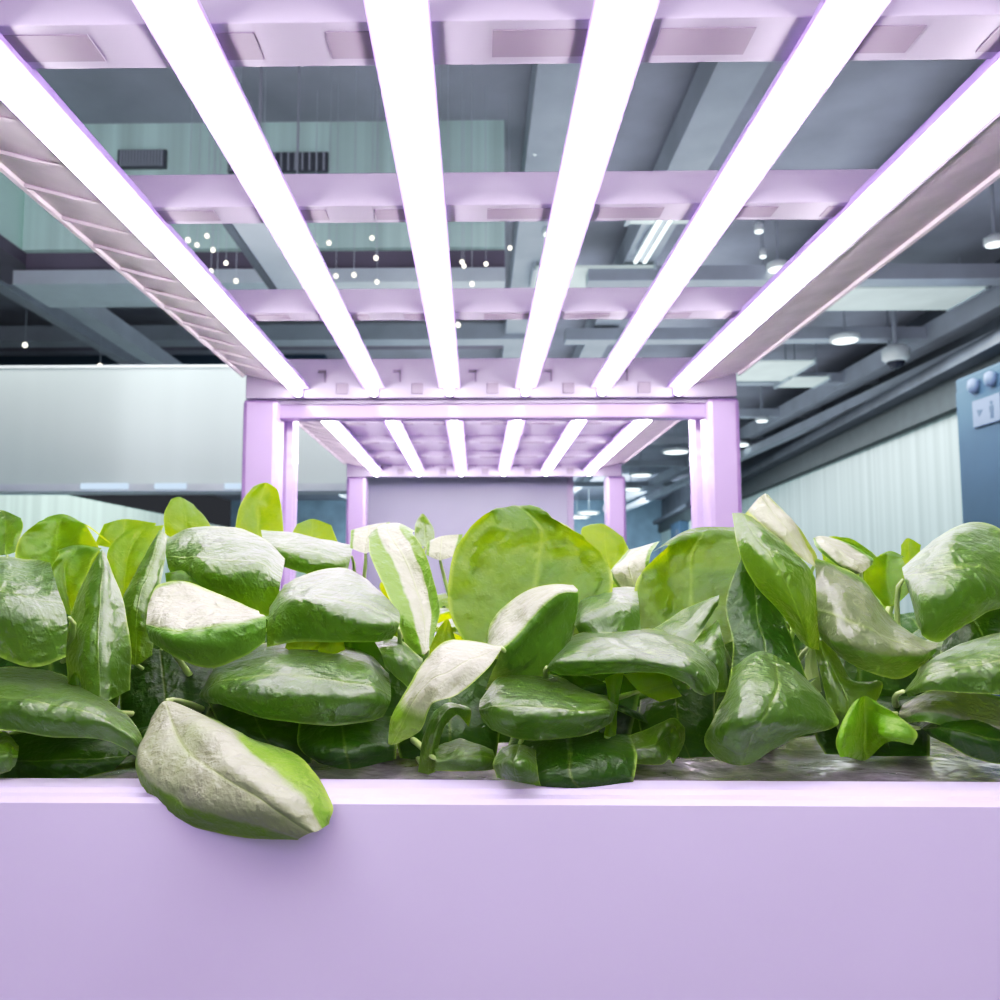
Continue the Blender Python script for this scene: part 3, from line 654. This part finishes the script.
# blue clad block on the right with the pictogram sign
xf = 4.2
g0 = PX(955, 380, xf); ztop = g0.z
bl = thing('wall_cladding', 'tall blue-grey clad block at the right edge bearing a small sign', 'cladding', (xf + .25, 6.2, FLOOR))
box(xf, xf + .45, 4.6, g0.y, FLOOR, ztop).build('cladding_body', M['blue'], bl, .02)
box(xf - .012, xf, 4.6, g0.y - .02, FLOOR, ztop - .12).build('face_sheet', M['blue'], bl, .01)
def on_face(px, py): return PX(px, py, xf - .014)
sg = thing('toilet_sign', 'small pale rectangular pictogram sign on the blue block', 'sign', on_face(988, 420))
a_, b_ = on_face(974, 405), on_face(1003, 420)
box(xf - .03, xf - .013, b_.y, a_.y, b_.z, on_face(985, 398).z).build('plate', M['sign'], sg, .004)
zc = (b_.z + on_face(985, 398).z) / 2
# left pictogram: low arrow-like mark; right: standing figure
ya = a_.y - (a_.y - b_.y) * .28; yb = a_.y - (a_.y - b_.y) * .70
MB().prism([(ya - .04, zc + .02), (ya + .045, zc + .03), (ya + .02, zc - .03), (ya - .01, zc)], 0, xf - .032, xf - .0301).build('pictogram', M['signink'], sg)
pf = MB().box(xf - .032, xf - .0301, yb - .028, yb + .028, zc - .02, zc + .03).box(xf - .032, xf - .0301, yb - .02, yb - .004, zc - .075, zc - .02).box(xf - .032, xf - .0301, yb + .004, yb + .02, zc - .075, zc - .02)
n8 = [(yb + .018*math.cos(k*math.pi/5), zc + .052 + .018*math.sin(k*math.pi/5)) for k in range(10)]
pf.prism(n8, 0, xf - .032, xf - .0301); pf.build('pictogram', M['signink'], sg)
for k, (px, py) in enumerate(((976, 388), (993, 381))):
    q = on_face(px, py)
    s_ = thing('wall_lamp', ['left of the two oval pale lamps above the pictogram sign', 'right of the two oval pale lamps above the pictogram sign'][k], 'lamp', q, 'oval wall lamps')
    MB().lathe((q.x - .02, q.y, q.z - .05), [(.01, 0), (.04, .02), (.048, .06), (.04, .11), (.012, .13)]).build('shade', M['sign'], s_, smooth=True)
    box(q.x - .02, xf - .011, q.y - .02, q.y + .02, q.z, q.z + .03).build('mount', M['beam'], s_)
# far blue door-like cladding on the right wall
q = P(681, 500, 26); yq = 26
fb = thing('wall_cladding', 'narrow blue column far down the right wall beside the right post', 'column', (A.x + (yq - A.y)*dirx, yq, FLOOR))
wall_strip(MB(), 24.6, 26.6, FLOOR, zw + .02, -.25, -.002).build('column_body', M['blue'], fb)
wall_strip(MB(), 25.1, 25.4, .6, zw - .2, -.27, -.251).build('vertical_mark', M['dark'], fb)

# ceiling lamps and pale ceiling tiles (placed where they hang)
def disc_lamp(px, py, Z, r, lab, g='round ceiling lamps'):
    q = PZ(px, py, Z)
    t = thing('ceiling_lamp', lab, 'lamp', q, g)
    MB().lathe((q.x, q.y, q.z), [(r*.3, 0), (r*.9, .004), (r, .02), (r, .03)], 24).build('lens', M['lamp'], t, smooth=True)
    MB().lathe((q.x, q.y, q.z), [(r*1.02, .012), (r*1.15, .015), (r*1.15, .06), (r*.6, .08)], 24).build('trim_ring', M['white'], t, smooth=True)
    MB().tube([(q.x, q.y, q.z + .07), (q.x, q.y, CEIL)], .012, 8).build('hanger', M['beam'], t)
for px, py, Z, r, lab in ((778, 271, 2.4, .075, 'round white lamp between the two right-hand tubes'),
        (845, 342, 2.25, .12, 'bright round lamp right of the rack, brightest one there'),
        (889, 356, 2.2, .05, 'small bright lamp beside the dome camera'),
        (552, 236, 2.45, .06, 'oval lamp left of the fourth tube near the first rung'),
        (759, 233, 2.5, .03, 'tiny lamp just under the first rung at right'),
        (995, 246, 2.3, .06, 'lamp cut by the right edge of the picture'),
        (738, 446, 2.2, .18, 'lamp just right of the right near post top'),
        (762, 422, 2.2, .08, 'small lamp low beyond the right near post'),
        (676, 453, 2.2, .22, 'upper lamp seen between the right posts'),
        (641, 476, 2.2, .22, 'middle lamp seen between the right posts'),
        (631, 490, 2.2, .25, 'lower lamp seen between the right posts'),
        (577, 518, 2.0, .4, 'left lamp in the gap beside the mauve panel'),
        (589, 514, 2.0, .3, 'right lamp in the gap beside the mauve panel'),
        (535, 155, 2.5, .025, 'tiny lamp at the top between the middle tubes'),
        (763, 258, 2.5, .025, 'tiny lamp left of the round white lamp')):
    disc_lamp(px, py, Z, r, lab)
def tile(px0, px1, py, Z, dy, lab, m='tile'):
    a_, b_ = PZ(px0, py, Z), PZ(px1, py, Z)
    t = thing('ceiling_panel', lab, 'panel', ((a_.x+b_.x)/2, a_.y, Z), 'pale ceiling panels')
    box(a_.x, b_.x, a_.y, a_.y + dy, Z, Z + .02).build('panel_sheet', M[m], t)
    for xx in (a_.x, b_.x): box(xx - .015, xx + .015, a_.y, a_.y + dy, Z - .015, Z + .05).build('panel_edge', M['beaml'], t)
    for xx in (a_.x + .05, b_.x - .05): MB().tube([(xx, a_.y + dy/2, Z + .02), (xx, a_.y + dy/2, CEIL)], .008, 6).build('hanger', M['beam'], t)
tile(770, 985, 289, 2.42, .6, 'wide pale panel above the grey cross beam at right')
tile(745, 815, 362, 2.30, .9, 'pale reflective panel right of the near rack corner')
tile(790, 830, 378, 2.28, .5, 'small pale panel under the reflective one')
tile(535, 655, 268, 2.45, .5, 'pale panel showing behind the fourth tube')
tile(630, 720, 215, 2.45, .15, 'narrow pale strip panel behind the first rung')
# slanting twin strip light seen behind the first rung
a_ = PZ(640, 262, 2.4); b_ = PZ(662, 228, 2.4)
tl = thing('strip_lamp', 'twin slanting strip light between the fourth and fifth tubes', 'lamp', a_)
for dx in (-.035, .035):
    MB().tube([(a_.x + dx, a_.y, a_.z), (b_.x + dx, b_.y - .4, b_.z)], .014, 8).build('strip', M['lamp'], tl)
MB().tube([(a_.x, a_.y, a_.z + .03), (b_.x, b_.y - .4, b_.z + .03)], .05, 8, .4).build('body', M['beaml'], tl)
for p_ in (a_, b_): MB().tube([(p_.x, p_.y - .1, p_.z + .03), (p_.x, p_.y - .1, CEIL)], .01, 6).build('hanger', M['beam'], tl)
# vent grilles on the soffit face and a hanging baffle with a dark track
for xa, xb, yt, yb_, lab in ((228, 328, 153, 172, 'wide dark vent grille above the first rung, between second and third tubes'), (118, 166, 150, 168, 'small dark vent grille above the first rung, right of the leftmost tube')):
    u_, w_ = P(xa, yt, 4.98), P(xb, yb_, 4.98)
    vt = thing('vent_grille', lab, 'vent', ((u_.x + w_.x)/2, 4.98, w_.z), 'soffit vent grilles')
    box(u_.x, w_.x, 4.975, 4.999, w_.z, u_.z).build('frame', M['dark'], vt, .004)
    for k in range(14):
        xx = u_.x + .02 + (w_.x - u_.x - .05) * k / 13
        box(xx, xx + .012, 4.962, 4.9745, w_.z + .01, u_.z - .01).build('slat', M['beam'], vt)
u_ = PZ(225, 222, 1.5); w_ = PZ(271, 283, 1.5)
bf = thing('ceiling_baffle', 'hanging slate baffle with a dark track edge between the two left tubes', 'baffle', (u_.x + .15, (u_.y + w_.y)/2, 1.5))
box(u_.x + .02, u_.x + .26, u_.y - .3, w_.y + .25, 1.505, 1.55).build('board', M['beam'], bf, .004)
box(u_.x - .02, u_.x + .02, u_.y - .3, w_.y + .25, 1.5, 1.53).build('track', M['dark'], bf, .003)
for yy in (u_.y, w_.y): MB().tube([(u_.x + .14, yy, 1.55), (u_.x + .14, yy, CEIL)], .006, 6).build('hanger', M['beam'], bf)
# dome camera
q = PZ(896, 362, 2.1)
dc = thing('security_camera', 'white dome camera with dark eye hanging at right under the beams', 'camera', q)
MB().lathe((q.x, q.y, q.z), [(.09, 0), (.125, .03), (.13, .12), (.09, .16), (.03, .17)], 24).build('housing', M['white'], dc, smooth=True)
MB().lathe((q.x, q.y, q.z - .07), [(.015, 0), (.055, .015), (.08, .05), (.085, .075)], 24).build('dome', M['glassdark'], dc, smooth=True)
MB().tube([(q.x, q.y, q.z + .16), (q.x, q.y, CEIL)], .025, 8).build('stem', M['beam'], dc)
# glass pendants on thin rods around the soffit
pend = [(188,240),(207,236),(213,250),(197,245),(226,263),(217,285),(211,271),(236,281),(248,227),(256,241),(262,248),(315,245),(329,243),(376,258),(336,276),(354,275),(377,282),(462,262),(472,284),(486,264),(448,284),(464,266),(98,285),(118,287),(127,299),(25,345),(100,366),(372,238),(440,245),(510,248),(458,325)]
for k, (px, py) in enumerate(pend):
    Y = 4.2 + (k * .37) % .6
    q = P(px, py, Y)
    if px < 130 and py > 280: q = P(px, py, 6.5)
    if px in (25, 100, 458): q = P(px, py, 7.5)
    lab = {25: 'small round lamp hanging above the luminous panel near the left edge', 100: 'small round lamp just over the top edge of the luminous panel',
           458: 'small round lamp hanging between third and fourth tubes above the end plate'}.get(px)
    if px < 130 and lab is None: lab = 'faint small lamp by the pale beam left of the near rack'
    t = thing('pendant_lamp', lab or 'tiny sparkling glass pendant lamp hanging on a thin rod by the high soffit', 'lamp', q, 'sparkling pendant lamps')
    r = .012 if q.y < 5 else .022
    MB().lathe((q.x, q.y, q.z - r), [(.2*r, 0), (.75*r, .3*r), (r, r), (.75*r, 1.7*r), (.2*r, 2*r)], 12).build('bulb', M['bulb'], t, smooth=True)
    MB().tube([(q.x, q.y, q.z + r), (q.x, q.y, CEIL)], .002 if q.y < 5 else .004, 5).build('rod', M['beaml'], t)

# ------------------------------------------------------------------ added area lamps without fixtures, filling hall and tray front
def area(name, loc, rot, sx, sy, e, col):
    l = bpy.data.lights.new(name, 'AREA'); l.shape = 'RECTANGLE'; l.size = sx; l.size_y = sy; l.energy = e; l.color = col
    o = bpy.data.objects.new(name, l); C.objects.link(o); o.location = Vector(loc) + EYE; o.rotation_euler = rot; return o
area('hall_fill_right', (3.2, 11, 2.0), (0, 0, 0), 2, 12, 360, (.93, .97, 1))  # unseen fill added to brighten the right of the hall
area('hall_fill_left', (-2.5, 7.5, 1.9), (0, 0, 0), 3, 3, 170, (.9, .97, 1))  # unseen fill added to brighten the left of the hall
area('lightbox_wash', (-2.4, 3.8, 1.15), (R(28), 0, 0), 5.0, (.05), 5, (.92, 1, .95))  # unseen strip added to brighten the panel's top edge
area('tray_front_fill', (.1, -2.4, 1.6), (R(56), 0, 0), 7.0, 4.0, 150, (.95, .86, 1))  # unseen fill added behind the camera to brighten the tray front
area('hall_fill_back', (0, 22, 1.9), (0, 0, 0), 8, 8, 500, (.9, .97, 1))  # unseen fill added for the dark rear of the hall
area('hall_fill_end', (0, 23, 1.2), (R(90), 0, 0), 10, 2, 700, (.85, .95, 1))  # unseen fill added to lift the back wall
area('ceiling_fill', (1.5, 9, 1.2), (R(180), 0, 0), 5, 10, 85, (.93, .96, 1))  # unseen upward fill added to lift the dark ceiling
area('soffit_wash', (-1.2, 3.2, .9), (R(120), 0, 0), 2, .3, 10, (.9, .95, 1))
w = bpy.data.worlds.new('world'); sc.world = w; w.use_nodes = True
bg = w.node_tree.nodes['Background']; bg.inputs[0].default_value = (.62, .66, .76, 1); bg.inputs[1].default_value = .07

for o in bpy.data.objects:
    if '_o' in o: del o['_o']
